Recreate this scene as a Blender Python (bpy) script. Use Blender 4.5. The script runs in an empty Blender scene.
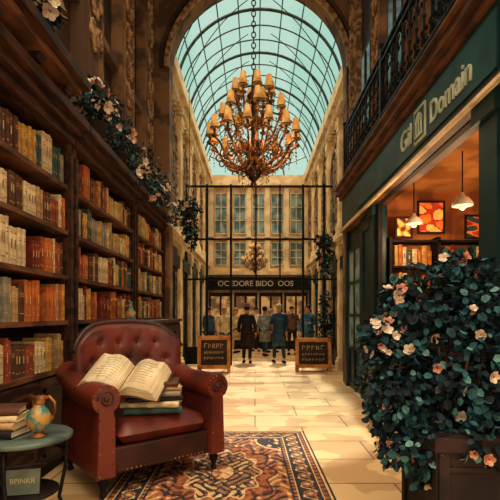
import bpy, math, random
from mathutils import Vector, Matrix, Euler
random.seed(7)
R=random.random
U=random.uniform
S=bpy.context.scene; COL=S.collection
pi=math.pi; sin=math.sin; cos=math.cos
try:
    S.view_settings.view_transform='Standard'
except Exception: pass

def l1(c):
    c/=255.0
    return c/12.92 if c<=0.04045 else ((c+0.055)/1.055)**2.4
def rgb(c): return (l1(c[0]),l1(c[1]),l1(c[2]),1)
MC={}
def mat(name,c,c2=None,rough=.75,metal=0,scale=6,emis=0,stretch=None,sharp=.06,spec=.25):
    if name in MC: return MC[name]
    m=bpy.data.materials.new(name); MC[name]=m
    m.use_nodes=True; nt=m.node_tree; N=nt.nodes; L=nt.links
    b=N['Principled BSDF']
    if c2 is None: c2=tuple(x*.78 for x in c)
    tc=N.new('ShaderNodeTexCoord'); no=N.new('ShaderNodeTexNoise'); no.inputs['Scale'].default_value=scale
    no.inputs['Detail'].default_value=3
    if stretch:
        mp=N.new('ShaderNodeMapping'); mp.inputs['Scale'].default_value=stretch
        L.new(tc.outputs['Object'],mp.inputs['Vector']); L.new(mp.outputs[0],no.inputs['Vector'])
    else: L.new(tc.outputs['Object'],no.inputs['Vector'])
    cr=N.new('ShaderNodeValToRGB'); e=cr.color_ramp.elements
    e[0].position=.5-sharp; e[0].color=rgb(c2); e[1].position=.5+sharp; e[1].color=rgb(c)
    L.new(no.outputs['Fac'],cr.inputs['Fac']); L.new(cr.outputs['Color'],b.inputs['Base Color'])
    b.inputs['Roughness'].default_value=rough; b.inputs['Metallic'].default_value=metal
    try: b.inputs['Specular IOR Level'].default_value=spec
    except Exception: pass
    if emis:
        L.new(cr.outputs['Color'],b.inputs['Emission Color']); b.inputs['Emission Strength'].default_value=emis
    return m

WOOD=mat('dark_wood',(72,42,30),(34,21,18),scale=3,stretch=(6,1,6),rough=.55)
WOOD2=mat('mid_wood',(112,70,46),(70,44,32),scale=3,stretch=(1,1,5),rough=.6)
WOODD=mat('black_wood',(34,22,20),(20,14,14),scale=3)
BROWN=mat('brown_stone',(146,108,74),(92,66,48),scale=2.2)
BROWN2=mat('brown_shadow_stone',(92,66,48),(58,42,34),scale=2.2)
CREAM=mat('cream_stone',(248,224,180),(220,190,144),scale=2.5)
CREAM2=mat('carved_stone',(192,152,108),(116,86,62),scale=9)
IRON=mat('black_iron',(24,24,26),(12,12,14),rough=.5,metal=.3)
GREEN=mat('dark_green_paint',(22,54,54),(12,34,38),scale=2,rough=.45)
GREENL=mat('sign_green_paint',(30,74,74),(20,54,58),scale=2,rough=.45)
TEALGL=mat('shop_glass',(40,58,60),(22,34,38),rough=.15,spec=.5,scale=1.5)
WINGL=mat('pale_window_glass',(140,172,172),(84,114,122),rough=.2,scale=2.5)
LETTER=mat('cream_lettering',(226,214,180),(210,196,160))
LEATH=mat('oxblood_leather',(112,42,28),(74,26,20),rough=.42,scale=3,spec=.5,sharp=.1)
LEATHD=mat('dark_oxblood_leather',(62,24,20),(40,16,15),rough=.42,scale=4,spec=.5)
BRASS=mat('antique_brass',(166,108,54),(80,48,26),rough=.4,metal=.35,scale=12)
BRASSD=mat('dark_bronze',(80,50,30),(40,25,18),rough=.45,metal=.3,scale=12)
SHADE=mat('amber_shade',(236,186,108),(208,146,74),emis=.28,scale=6)
CRYST=mat('smoky_crystal',(200,158,104),(78,52,36),rough=.25,spec=.6,scale=30)
PAGE=mat('book_pages',(240,224,188),(220,198,158),scale=4,stretch=(1,1,20))
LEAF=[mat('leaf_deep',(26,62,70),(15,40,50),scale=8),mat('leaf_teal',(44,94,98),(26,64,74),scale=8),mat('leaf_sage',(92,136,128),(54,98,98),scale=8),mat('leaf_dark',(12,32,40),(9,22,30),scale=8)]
PETC=mat('cream_petal',(236,220,198),(202,176,154),scale=20)
PETP=mat('pink_petal',(210,152,124),(176,112,90),scale=20)
TERRA=mat('dark_planter',(50,32,30),(28,20,20),scale=3)

class B:
    def __init__(s): s.v=[];s.f=[];s.m=[];s.s=[];s.M=None
    def add(s,vs,fs,mi=0,sm=False):
        o=len(s.v)
        for p in vs:
            p=Vector(p)
            if s.M is not None: p=s.M@p
            s.v.append(p)
        for f in fs:
            s.f.append([i+o for i in f]); s.m.append(mi); s.s.append(sm)
        return s
    def box(s,x0,x1,y0,y1,z0,z1,mi=0):
        return s.add([(x0,y0,z0),(x1,y0,z0),(x1,y1,z0),(x0,y1,z0),(x0,y0,z1),(x1,y0,z1),(x1,y1,z1),(x0,y1,z1)],
          [(0,3,2,1),(4,5,6,7),(0,1,5,4),(1,2,6,5),(2,3,7,6),(3,0,4,7)],mi)
    def lathe(s,prof,seg=14,c=(0,0,0),mi=0,sx=1,sy=1,sm=True):
        vs=[];fs=[];n=len(prof)
        for r,z in prof:
            for k in range(seg):
                a=2*pi*k/seg; vs.append((c[0]+r*cos(a)*sx,c[1]+r*sin(a)*sy,c[2]+z))
        for i in range(n-1):
            for k in range(seg):
                k2=(k+1)%seg; fs.append((i*seg+k,i*seg+k2,(i+1)*seg+k2,(i+1)*seg+k))
        fs.append(tuple(range(seg))[::-1]); fs.append(tuple((n-1)*seg+k for k in range(seg)))
        return s.add(vs,fs,mi,sm)
    def tube(s,pts,r,seg=6,mi=0,sm=True):
        pts=[Vector(p) for p in pts]; n=len(pts); vs=[];fs=[]
        t0=(pts[1]-pts[0]).normalized(); up=Vector((0,0,1)) if abs(t0.z)<.9 else Vector((1,0,0))
        nrm=t0.cross(up).normalized()
        for i,p in enumerate(pts):
            t=(pts[min(i+1,n-1)]-pts[max(i-1,0)])
            if t.length<1e-9: t=t0
            t=t.normalized()
            nn=nrm-t*nrm.dot(t)
            if nn.length<1e-5: nn=t.orthogonal()
            nrm=nn.normalized(); b=t.cross(nrm)
            rr=r[i] if isinstance(r,(list,tuple)) else r
            for k in range(seg):
                a=2*pi*k/seg; vs.append(p+nrm*rr*cos(a)+b*rr*sin(a))
        for i in range(n-1):
            for k in range(seg):
                k2=(k+1)%seg; fs.append((i*seg+k,i*seg+k2,(i+1)*seg+k2,(i+1)*seg+k))
        fs.append(tuple(range(seg))[::-1]); fs.append(tuple((n-1)*seg+k for k in range(seg)))
        return s.add(vs,fs,mi,sm)
    def ball(s,c,r,seg=10,rings=6,mi=0):
        if not isinstance(r,(list,tuple)): r=(r,r,r)
        vs=[(c[0],c[1],c[2]-r[2])];fs=[]
        for i in range(1,rings):
            a=-pi/2+pi*i/rings
            for k in range(seg):
                b=2*pi*k/seg; vs.append((c[0]+r[0]*cos(a)*cos(b),c[1]+r[1]*cos(a)*sin(b),c[2]+r[2]*sin(a)))
        vs.append((c[0],c[1],c[2]+r[2])); T=len(vs)-1
        for k in range(seg):
            k2=(k+1)%seg; fs.append((0,1+k2,1+k)); fs.append((T,T-seg+k,T-seg+k2))
            for i in range(rings-2):
                a=1+i*seg; fs.append((a+k,a+k2,a+seg+k2,a+seg+k))
        return s.add(vs,fs,mi,True)
    def prism(s,poly,f,a0,a1,mi=0):
        n=len(poly); vs=[f(p[0],p[1],a0) for p in poly]+[f(p[0],p[1],a1) for p in poly]
        fs=[tuple(range(n))[::-1],tuple(range(n,2*n))]+[(i,(i+1)%n,n+(i+1)%n,n+i) for i in range(n)]
        return s.add(vs,fs,mi)
    def mesh(s,name,mats):
        me=bpy.data.meshes.new(name); me.from_pydata([tuple(p) for p in s.v],[],s.f)
        for m in mats: me.materials.append(m)
        me.polygons.foreach_set('material_index',s.m); me.polygons.foreach_set('use_smooth',s.s); me.update()
        return me
    def obj(s,name,mats,parent=None,loc=(0,0,0),rot=(0,0,0),bev=0,**k):
        if not isinstance(mats,(list,tuple)): mats=[mats]
        me=s.mesh(name,mats)
        import bmesh
        bm=bmesh.new(); bm.from_mesh(me); bmesh.ops.recalc_face_normals(bm,faces=bm.faces); bm.to_mesh(me); bm.free()
        return mk(name,me,parent,loc,rot,bev,**k)
def mk(name,me,parent=None,loc=(0,0,0),rot=(0,0,0),bev=0,**k):
    o=bpy.data.objects.new(name,me); COL.objects.link(o)
    o.location=loc; o.rotation_euler=rot
    if parent is not None: o.parent=parent
    if bev:
        b=o.modifiers.new('b','BEVEL'); b.width=bev; b.segments=2; b.limit_method='ANGLE'
    for a,v in k.items(): o[a]=v
    return o
def top(name,label,cat,loc=(0,0,0),rot=(0,0,0),**k):
    o=mk(name,None,None,loc,rot,label=label,category=cat,**k); o.empty_display_size=.1
    return o
def struct(b,name,mats,bev=0,loc=(0,0,0),rot=(0,0,0)):
    return b.obj(name,mats,bev=bev,loc=loc,rot=rot,kind='structure')
def text_mesh(txt,size,depth=.01):
    cu=bpy.data.curves.new('t','FONT'); cu.body=txt; cu.size=size; cu.extrude=depth; cu.align_x='CENTER'; cu.align_y='CENTER'
    o=bpy.data.objects.new('t',cu); COL.objects.link(o)
    dg=bpy.context.evaluated_depsgraph_get(); dg.update()
    me=bpy.data.meshes.new_from_object(o.evaluated_get(dg))
    bpy.data.objects.remove(o); me.materials.clear(); return me

# ---------------------------------------------------------------- camera
cam=bpy.data.cameras.new('camera'); co=bpy.data.objects.new('camera',cam); COL.objects.link(co)
co.location=(0,0,1.4); co.rotation_euler=(pi/2,0,0); cam.sensor_width=36; cam.lens=32.4
cam.shift_y=.128; cam.shift_x=-.01; cam.clip_start=.05; S.camera=co

# ---------------------------------------------------------------- world & sun
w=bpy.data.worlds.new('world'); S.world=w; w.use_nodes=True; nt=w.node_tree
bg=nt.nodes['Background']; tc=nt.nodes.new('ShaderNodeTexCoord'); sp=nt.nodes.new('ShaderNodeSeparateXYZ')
cr=nt.nodes.new('ShaderNodeValToRGB'); mr=nt.nodes.new('ShaderNodeMapRange')
nt.links.new(tc.outputs['Generated'],sp.inputs[0]); nt.links.new(sp.outputs['Y'],mr.inputs['Value'])
mr.inputs['From Min'].default_value=-1; mr.inputs['From Max'].default_value=1
nt.links.new(mr.outputs[0],cr.inputs['Fac'])
e=cr.color_ramp.elements; e[0].position=.3; e[0].color=rgb((255,226,190)); e[1].position=.6; e[1].color=rgb((190,224,208))
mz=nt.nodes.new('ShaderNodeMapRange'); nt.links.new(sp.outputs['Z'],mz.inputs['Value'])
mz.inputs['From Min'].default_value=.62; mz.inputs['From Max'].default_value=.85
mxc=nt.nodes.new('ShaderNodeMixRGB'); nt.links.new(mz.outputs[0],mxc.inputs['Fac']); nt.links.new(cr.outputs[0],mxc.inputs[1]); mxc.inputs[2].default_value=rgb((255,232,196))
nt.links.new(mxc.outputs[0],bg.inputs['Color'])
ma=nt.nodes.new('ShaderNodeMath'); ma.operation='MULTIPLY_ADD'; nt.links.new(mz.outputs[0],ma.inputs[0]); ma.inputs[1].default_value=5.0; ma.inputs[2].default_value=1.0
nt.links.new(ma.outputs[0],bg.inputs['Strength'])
def sun(dirv,energy,col,ang):
    l=bpy.data.lights.new('sun','SUN'); l.energy=energy; l.color=col; l.angle=ang
    o=bpy.data.objects.new('sun',l); COL.objects.link(o)
    o.rotation_euler=Vector(dirv).to_track_quat('-Z','Y').to_euler(); o.location=(0,10,12); return o
sun((-.06,-.66,-1),5,(1,.88,.68),math.radians(2.0))
def point(loc,e,col=(1,.66,.34),r=.08):
    l=bpy.data.lights.new('lamp','POINT'); l.energy=e; l.color=col; l.shadow_soft_size=r
    o=bpy.data.objects.new('lamp_light',l); COL.objects.link(o); o.location=loc; return o

# ---------------------------------------------------------------- floor
fm=bpy.data.materials.new('stone_paving'); fm.use_nodes=True; nt=fm.node_tree; N=nt.nodes; L=nt.links
tc=N.new('ShaderNodeTexCoord'); mp=N.new('ShaderNodeMapping'); br=N.new('ShaderNodeTexBrick')
mp.inputs['Rotation'].default_value=(0,0,math.radians(0)); L.new(tc.outputs['Object'],mp.inputs['Vector'])
L.new(mp.outputs[0],br.inputs['Vector'])
br.inputs['Scale'].default_value=1.0; br.inputs['Brick Width'].default_value=1.15; br.inputs['Row Height'].default_value=.62
br.inputs['Mortar Size'].default_value=.008; br.inputs['Mortar Smooth'].default_value=0
br.inputs['Color1'].default_value=rgb((226,192,142)); br.inputs['Color2'].default_value=rgb((206,168,118)); br.inputs['Mortar'].default_value=rgb((116,82,58))
no=N.new('ShaderNodeTexNoise'); no.inputs['Scale'].default_value=1.6; no.inputs['Detail'].default_value=2
L.new(tc.outputs['Object'],no.inputs['Vector']); c2=N.new('ShaderNodeValToRGB')
c2.color_ramp.elements[0].position=.47; c2.color_ramp.elements[0].color=(.74,.68,.62,1); c2.color_ramp.elements[1].position=.49; c2.color_ramp.elements[1].color=(1,1,1,1)
L.new(no.outputs['Fac'],c2.inputs['Fac'])
mx=N.new('ShaderNodeMixRGB'); mx.blend_type='MULTIPLY'; mx.inputs['Fac'].default_value=1
L.new(br.outputs['Color'],mx.inputs[1]); L.new(c2.outputs[0],mx.inputs[2]); L.new(mx.outputs[0],N['Principled BSDF'].inputs['Base Color'])
N['Principled BSDF'].inputs['Roughness'].default_value=.5
struct(B().box(-4,5,-1,20,-.1,0),'floor',fm)

# ---------------------------------------------------------------- walls front room
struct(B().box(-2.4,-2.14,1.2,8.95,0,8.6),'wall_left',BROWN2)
AX,AZ,AR=.06,6.3,1.76
WT=8.6
def archwall(b,ax,az,ar,xa,xb,zt,y0,y1,n=32):
    ins=[];out=[]
    for i in range(n+1):
        a=pi*i/n; c,s_=cos(a),sin(a); ins.append((ax+ar*c,az+ar*s_))
        t=1e9
        if c>1e-6: t=min(t,(xb-ax)/c)
        if c<-1e-6: t=min(t,(xa-ax)/c)
        if s_>1e-6: t=min(t,(zt-az)/s_)
        out.append((ax+t*c,az+t*s_))
    for i in range(n):
        q=[ins[i],out[i],out[i+1],ins[i+1]]
        b.prism(q,lambda u,v,w_:(u,w_,v),y0,y1)
    b.box(ax+ar,xb,y0,y1,0,az); b.box(xa,ax-ar,y0,y1,0,az)
b=B(); archwall(b,AX,AZ,AR,-2.4,2.6,WT,8.95,9.3); struct(b,'wall_center',BROWN)
for k,(r0,r1,dy,m) in enumerate([(AR,AR+.1,.06,CREAM2),(AR+.13,AR+.2,.09,BROWN2)]):
    b=B()
    for i in range(32):
        a=pi*i/32;a2=pi*(i+1)/32
        b.prism([(AX+r0*cos(a),AZ+r0*sin(a)),(AX+r1*cos(a),AZ+r1*sin(a)),(AX+r1*cos(a2),AZ+r1*sin(a2)),(AX+r0*cos(a2),AZ+r0*sin(a2))],lambda u,v,w_:(u,w_,v),8.95-dy,8.95)
    struct(b,'trim_%d'%(k+1),m)
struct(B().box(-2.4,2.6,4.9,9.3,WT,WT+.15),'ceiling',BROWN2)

def pilaster(b,x0,x1,y0,y1,z0,z1):
    s=1 if x1>x0 else -1
    X=lambda a,c:(min(a,c),max(a,c))
    b.box(*X(x0,x1),y0,y1,z0,z1)
    b.box(*X(x0,x1+.05*s),y0-.04,y1+.04,z0,z0+.22); b.box(*X(x0,x1+.03*s),y0-.02,y1+.02,z0+.22,z0+.3)
    b.box(*X(x0,x1+.05*s),y0-.04,y1+.04,z1-.2,z1); b.box(*X(x0,x1+.03*s),y0-.02,y1+.02,z1-.3,z1-.2)
    wv=(y1-y0)*.14
    b.box(*X(x1,x1+.02*s),y0+wv,y0+wv*1.6,z0+.4,z1-.4); b.box(*X(x1,x1+.02*s),y1-wv*1.6,y1-wv,z0+.4,z1-.4)
def spiral(c,r,turn,start,plane,dirn=1,n=22):
    pts=[]
    for i in range(n+1):
        t=i/n; rr=r*(1-.85*t); a=start+dirn*turn*2*pi*t
        pts.append(plane(c[0]+rr*cos(a),c[1]+rr*sin(a)))
    return pts
def carving(name,plane,u0,u1,v0,v1,label,mt):
    b=B(); n=max(1,int((v1-v0)/.45)); uc=(u0+u1)/2; hw=(u1-u0)/2
    for i in range(n):
        vc=v0+(i+.5)*(v1-v0)/n
        for sgn in(1,-1):
            b.tube(spiral((uc+sgn*hw*.5,vc),hw*.46,1.5,pi/2,plane,sgn),[.03*(1-.6*j/22) for j in range(23)],5)
            for k in range(4):
                p0=(uc,vc-.16); p1=(uc+sgn*hw*(.4+.14*k),vc-.2+.12*k)
                b.tube([plane(*p0),plane((p0[0]+p1[0])/2,(p0[1]+p1[1])/2-.03),plane(*p1)],[.012,.03,.008],5)
        b.ball(plane(uc,vc+.05),.05,8,5)
    return b.obj(name,mt,label=label,category='wall ornament')
tn=3
for (y0,y1) in [(3.6,4.2),(5.2,5.9),(6.7,7.4),(8.1,8.8)]:
    b=B(); pilaster(b,-2.14,-1.98,y0,y1,3.3,8.5); struct(b,'trim_%d'%tn,BROWN); tn+=1
    carving('wall_carving',lambda u,v:(-1.96,u,v),y0+.08,y1-.08,4.6,7.8,'carved brown acanthus scroll relief on a pilaster',CREAM2)
for z,pr in((5.0,.12),(4.2,.06)):
    struct(B().box(-2.14,-2.14+pr,1.2,8.95,z,z+.12),'trim_%d'%tn,BROWN); tn+=1

# ---------------------------------------------------------------- gallery
GL,GR=-1.95,2.2; GC=(GL+GR)/2; GRAD=(GR-GL)/2; SPR=6.9; BY=18
struct(B().box(GL-.3,GL,9.3,BY,0,SPR),'wall_left',CREAM)
struct(B().box(GR,GR+.3,9.3,BY,0,SPR),'wall_right',CREAM)
wn=1
def gal_side(x,s):
    global tn,wn
    X=lambda a,c:(min(a,c),max(a,c))
    b=B()
    for z0,z1,p in((3.1,3.25,.12),(3.25,3.4,.2),(6.3,6.45,.1),(6.45,6.6,.18),(6.6,6.9,.28)):
        b.box(*X(x,x+s*p),9.3,BY-.02,z0,z1)
    yy=9.35
    while yy<BY-.1:
        b.box(*X(x,x+s*.2),yy,yy+.08,6.3,6.45); yy+=.24
    struct(b,'trim_%d'%tn,CREAM); tn+=1
    for i in range(5):
        y=9.4+i*1.72
        b=B(); pilaster(b,x,x+s*.1,y,y+.34,3.4,6.3); pilaster(b,x,x+s*.1,y,y+.34,0,3.1); struct(b,'trim_%d'%tn,CREAM); tn+=1
        if y+1.7>BY: break
        yc=y+1.03; hw=.48
        b=B(); poly=[(yc-hw,3.7),(yc+hw,3.7)]+[(yc+hw*cos(pi*k/12),5.3+hw*sin(pi*k/12)) for k in range(13)]
        f=lambda u,v,w_:(w_,u,v)
        b.prism(poly,f,x,x+s*.03,1)
        fr=[(x+s*.05,p[0],p[1]) for p in poly]; b.tube(fr+[fr[0]],.045,5,0)
        for k in(-.33,.33): b.box(*X(x+s*.02,x+s*.06),yc+hw*k-.015,yc+hw*k+.015,3.7,5.7)
        for z in(4.2,4.7,5.25): b.box(*X(x+s*.02,x+s*.06),yc-hw,yc+hw,z-.015,z+.015)
        struct(b,'window_%d'%wn,[CREAM2,WINGL]); wn+=1
        b=B(); b.box(*X(x,x+s*.05),yc-.62,yc+.62,.0,3.0,0); b.box(*X(x+s*.05,x+s*.07),yc-.5,yc+.5,.6,2.4,1)
        b.box(*X(x+s*.05,x+s*.1),yc-.02,yc+.02,.6,2.4,0); b.box(*X(x+s*.05,x+s*.12),yc-.6,yc+.6,2.5,2.8,0)
        struct(b,'window_%d'%wn,[GREEN,TEALGL]); wn+=1
        b=B(); 
        b.tube([(x+s*.05,yc+.2*cos(2*pi*k/16),6.02+.17*sin(2*pi*k/16)) for k in range(17)],.03,5); b.ball((x+s*.04,yc,6.02),(.04,.09,.09),8,5)
        for sg in(1,-1): b.tube([(x+s*.04,yc+sg*(.2+.1*j/3),6.0-.09*j+.03*j*j/3) for j in range(5)],[.03,.035,.03,.02,.01],5)
        b.obj('wall_medallion',CREAM2,label='round carved stone medallion with garland on cream facade',category='wall ornament',group='facade medallions')
gal_side(GL,1); gal_side(GR,-1)
BRICK=mat('tan_facade',(236,208,162),(204,172,128),scale=3)
struct(B().box(GL-.3,GR+.3,BY,BY+.3,0,SPR),'wall_back',BRICK)
b=B()
for z0,z1,p in((2.95,3.1,.25),(3.1,3.2,.15),(6.5,6.9,.2),(4.35,4.45,.1)): b.box(GL,GR,BY-p,BY,z0,z1)
for i in range(6):
    xx=GL+.1+i*(GR-GL-.4)/5; b.box(xx,xx+.2,BY-.1,BY,3.2,6.5)
struct(b,'trim_%d'%tn,CREAM); tn+=1
for i in range(5):
    xx=GL+.34+i*(GR-GL-.4)/5; b=B()
    for z0,z1 in((4.6,6.2),(3.35,4.25)):
        b.box(xx,xx+.5,BY-.03,BY,z0,z1,1)
        for k in(0,.24,.47): b.box(xx+k,xx+k+.03,BY-.07,BY,z0,z1,0)
        for k in(0,.33,.66,1): b.box(xx,xx+.5,BY-.07,BY,z0+(z1-z0)*k-.015,z0+(z1-z0)*k+.015,0)
    struct(b,'window_%d'%wn,[CREAM,WINGL]); wn+=1
WARM=mat('warm_shop_glass',(222,172,104),(120,84,56),emis=.3,scale=2.2)
for i in range(4):
    xx=GL+.12+i*1.0; b=B(); b.box(xx,xx+.92,BY-.08,BY,0,2.25,0)
    b.box(xx+.08,xx+.42,BY-.1,BY-.08,.35,2.1,1); b.box(xx+.5,xx+.84,BY-.1,BY-.08,.35,2.1,1)
    struct(b,'door_%d'%(i+1),[WOODD,WARM])
st=top('shop_sign','dark fascia board with cream capital lettering over arcade shops','sign',(GC,BY-.1,2.6))
B().box(-2.0,2.0,-.04,.1,-.24,.26).obj('board',WOODD,st)
me=text_mesh('OCEDORE BIDO  OOS',.3,.01); me.materials.append(LETTER)
mk('lettering',me,st,(-.1,-.06,0),(pi/2,0,0))

# vault
b=B()
def arc(r,y,n=28): return [(GC+r*cos(pi*k/n),y,SPR+r*sin(pi*k/n)) for k in range(n+1)]
yy=9.32; k=0
while yy<=BY+.01:
    b.tube(arc(GRAD,yy),.04 if k%3==0 else .018,5); yy+=.62; k+=1
for k in range(0,13):
    a=pi*k/12; b.tube([(GC+GRAD*cos(a),9.3,SPR+GRAD*sin(a)),(GC+GRAD*cos(a),BY,SPR+GRAD*sin(a))],.016,5)
for sgn in(1,-1):
    for j in range(6):
        pts=[]
        for i in range(17):
            t=i/16; a=pi/2+sgn*(.15+1.25*t); y=9.5+j*1.3+1.3*sin(pi*t/2)
            pts.append((GC+(GRAD-.02)*cos(a),min(y,BY),SPR+(GRAD-.02)*sin(a)))
        b.tube(pts,.014,4)
for k in range(1,8):
    a=pi*k/8; b.tube([(GC,BY,SPR),(GC+GRAD*cos(a),BY,SPR+GRAD*sin(a))],.025,5)
b.tube(arc(GRAD*.5,BY),.03,5)
RIB=mat('pale_green_iron',(58,70,66),(38,48,46),rough=.5)
struct(b,'trim_%d'%tn,RIB); tn+=1
gm=bpy.data.materials.new('vault_glass'); gm.use_nodes=True; nt=gm.node_tree; N=nt.nodes
tr=N.new('ShaderNodeBsdfTransparent'); gl=N.new('ShaderNodeBsdfGlossy'); ms=N.new('ShaderNodeMixShader')
no=N.new('ShaderNodeTexNoise'); no.inputs['Scale'].default_value=.8; c3=N.new('ShaderNodeValToRGB')
c3.color_ramp.elements[0].position=.47; c3.color_ramp.elements[0].color=(.8,.93,.9,1); c3.color_ramp.elements[1].position=.5; c3.color_ramp.elements[1].color=(1,1,1,1)
nt.links.new(no.outputs['Fac'],c3.inputs['Fac']); nt.links.new(c3.outputs[0],tr.inputs[0])
gl.inputs['Roughness'].default_value=.2; ms.inputs[0].default_value=.03
nt.links.new(tr.outputs[0],ms.inputs[1]); nt.links.new(gl.outputs[0],ms.inputs[2]); nt.links.new(ms.outputs[0],N['Material Output'].inputs[0])
b=B(); n=28; vs=[];fs=[]
for y in(9.3,BY):
    vs+=arc(GRAD+.03,y)
for k in range(n): fs.append((k,k+1,n+2+k,n+1+k))
b.add(vs,fs,0,True)
struct(b,'window_%d'%wn,gm); wn+=1

# ---------------------------------------------------------------- gate
g=top('iron_gate_screen','tall black iron screen with grid bars across the arcade','gate',(0,12.35,0))
H=4.95
xs=[(q-255)*12.35/450 for q in(186,207,231,256,280,303,324,334)]
me=B().box(-.03,.03,-.04,.04,0,H).mesh('post',[IRON])
me2=B().box(-.02,.02,-.02,.02,2.35,H).mesh('mullion',[IRON])
for i,x in enumerate(xs):
    if i in(3,4): mk('mullion',me2,g,(x,0,0))
    else: mk('post',me,g,(x,0,0))
for z in(2.35,3.45,4.9):
    B().box(xs[0],xs[-1],-.03,.03,z-.025,z+.025).obj('rail',IRON,g)
for a,c in((0,1),(1,2),(5,6)):
    B().box(xs[a],xs[c],-.02,.02,.02,.5).obj('kick_panel',IRON,g)

# ---------------------------------------------------------------- bookcases
SH=[.9,1.34,1.77,2.2,2.63]; TOPZ=3.05
def bookcase(y0,y1,label):
    e=top('bookcase',label,'bookcase',(-1.96,(y0+y1)/2,0)); h=(y1-y0)/2
    B().box(-.17,-.15,-h,h,0,TOPZ).obj('back_panel',WOODD,e)
    for y in(-h,h-.09):
        b=B().box(-.15,.16,y,y+.09,0,TOPZ); b.box(.16,.185,y+.015,y+.075,.12,TOPZ-.1); b.box(.16,.2,y-.005,y+.095,0,.12); b.obj('side_panel',WOOD,e)
    for z in SH:
        B().box(-.15,.165,-h+.09,h-.09,z-.04,z).obj('shelf',WOOD2,e)
    b=B()
    b.box(-.15,.2,-h,h,TOPZ,TOPZ+.08); b.box(-.15,.27,-h,h,TOPZ+.08,TOPZ+.14); b.box(-.15,.34,-h,h,TOPZ+.14,TOPZ+.22)
    b.obj('cornice',WOOD,e,bev=.008)
    n=max(2,round((y1-y0)/.6)); dw=(2*h-.18)/n
    B().box(-.15,.14,-h+.09,h-.09,0,.86).obj('cabinet_body',WOODD,e)
    for i in range(n):
        y=-h+.09+i*dw
        b=B().box(.14,.165,y+.01,y+dw-.01,.1,.84); b.box(.165,.18,y+.07,y+.1,.18,.76); b.box(.165,.18,y+dw-.1,y+dw-.07,.18,.76); b.box(.165,.18,y+.07,y+dw-.07,.73,.76); b.box(.165,.18,y+.07,y+dw-.07,.18,.21)
        d=b.obj('cabinet_door',WOOD,e)
        B().ball((.185,y+dw-.04,.5),.015,8,5).obj('knob',BRASS,d)
    return e
UN=[(1.9,4.42),(4.45,6.75),(6.78,8.93)]
for u in UN: bookcase(u[0],u[1],'tall dark-stained wooden bookcase full of hardbacks against wall')
cols={'orange':(202,108,54),'rust':(150,70,42),'cream':(228,204,158),'tan':(196,156,106),'teal':(56,88,86),'brown':(92,58,42),'red':(124,46,36),'grey':(150,142,122),'black':(40,33,35),'gold':(214,162,82),'navy':(40,54,66)}
TRIM=mat('gilt_band',(222,186,118),(184,142,78))
bm_={}
for n_,c in cols.items():
    cm=mat('cover_'+n_,c,None,scale=10,rough=.65)
    for var in range(2):
        b=B(); T=.04;Hh=.3;D=.22
        b.box(-D+.006,-.006,-T/2+.003,T/2-.003,.004,Hh-.006,1)
        b.box(-D,0,-T/2,-T/2+.003,0,Hh,0); b.box(-D,0,T/2-.003,T/2,0,Hh,0)
        f=lambda u,v,w_:(u,v,w_)
        b.prism([(-.006,-T/2),(.003,-T/2+.004),(.007,0),(.003,T/2-.004),(-.006,T/2)],f,0,Hh,0)
        zs=(.04,.25) if var==0 else (.2,.22,.06)
        for z in zs: b.prism([(.001,-T/2+.002),(.0085,0),(.001,T/2-.002)],f,z,z+.008,2)
        if var==0: b.prism([(.001,-T/2+.006),(.0085,0),(.001,T/2-.006)],f,.13,.2,2)
        bm_[(n_,var)]=b.mesh('book',[cm,PAGE,TRIM if n_ not in('cream','gold','tan') else WOOD2])
pal=[['orange','rust','red','brown','gold','cream'],['tan','cream','orange','brown','gold','rust','teal'],['orange','gold','cream','rust','brown','teal','tan'],['cream','grey','tan','cream','teal','grey','brown'],['cream','tan','grey','teal','orange','brown','gold'],['orange','rust','gold','tan','teal','cream']]
stuff=B(); cnt=0; cnames=list(cols)
def bookrow(zi,z,ya,yb):
    global cnt
    y=ya+.01
    rp=random.Random(zi*77+int(ya*10)); P=pal[(zi*2+int(ya))%6]; run=0;c=rp.choice(P);h=.3;d=.2
    while y<yb-.06:
        if run<=0:
            run=rp.randint(1,4); c=rp.choice(P); h=rp.uniform(.24,.365); d=rp.uniform(.19,.24); t0=rp.uniform(.03,.06)
            if rp.random()<.07: y+=rp.uniform(.05,.16); 
        run-=1
        t=t0*rp.uniform(.9,1.1); hh=h*rp.uniform(.95,1.03)
        if y+t>yb-.01: break
        fx=-1.82+rp.uniform(-.02,.0)
        if ya>2 and y>2.9 and y+t<5.75 and cnt<300:
            o=mk('book',bm_[(c,rp.randint(0,1))],None,(fx,y+t/2,z+.0005)); o.scale=(d/.22,t/.04*.95,hh/.3)
            o['label']='%s cloth-bound hardback standing upright on dark bookcase shelf'%c; o['category']='book'; o['group']='hardbacks on bookcase shelves'; cnt+=1
        elif y>2.5:
            mi=cnames.index(c)
            stuff.box(fx-d,fx,y+.001,y+t-.001,z+.001,z+hh,mi); stuff.box(fx,fx+.001,y+.004,y+t-.004,z+hh*.7,z+hh*.78,len(cnames))
        y+=t
for zi,z in enumerate(SH):
    for (a,c) in UN: bookrow(zi,z,max(a+.09,2.95),c-.09)
stuff.obj('book_rows',[MC['cover_'+n] for n in cnames]+[TRIM],label='rows of mixed old hardbacks filling the farther bookcases',category='books',kind='stuff',group='hardbacks on bookcase shelves')

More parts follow.
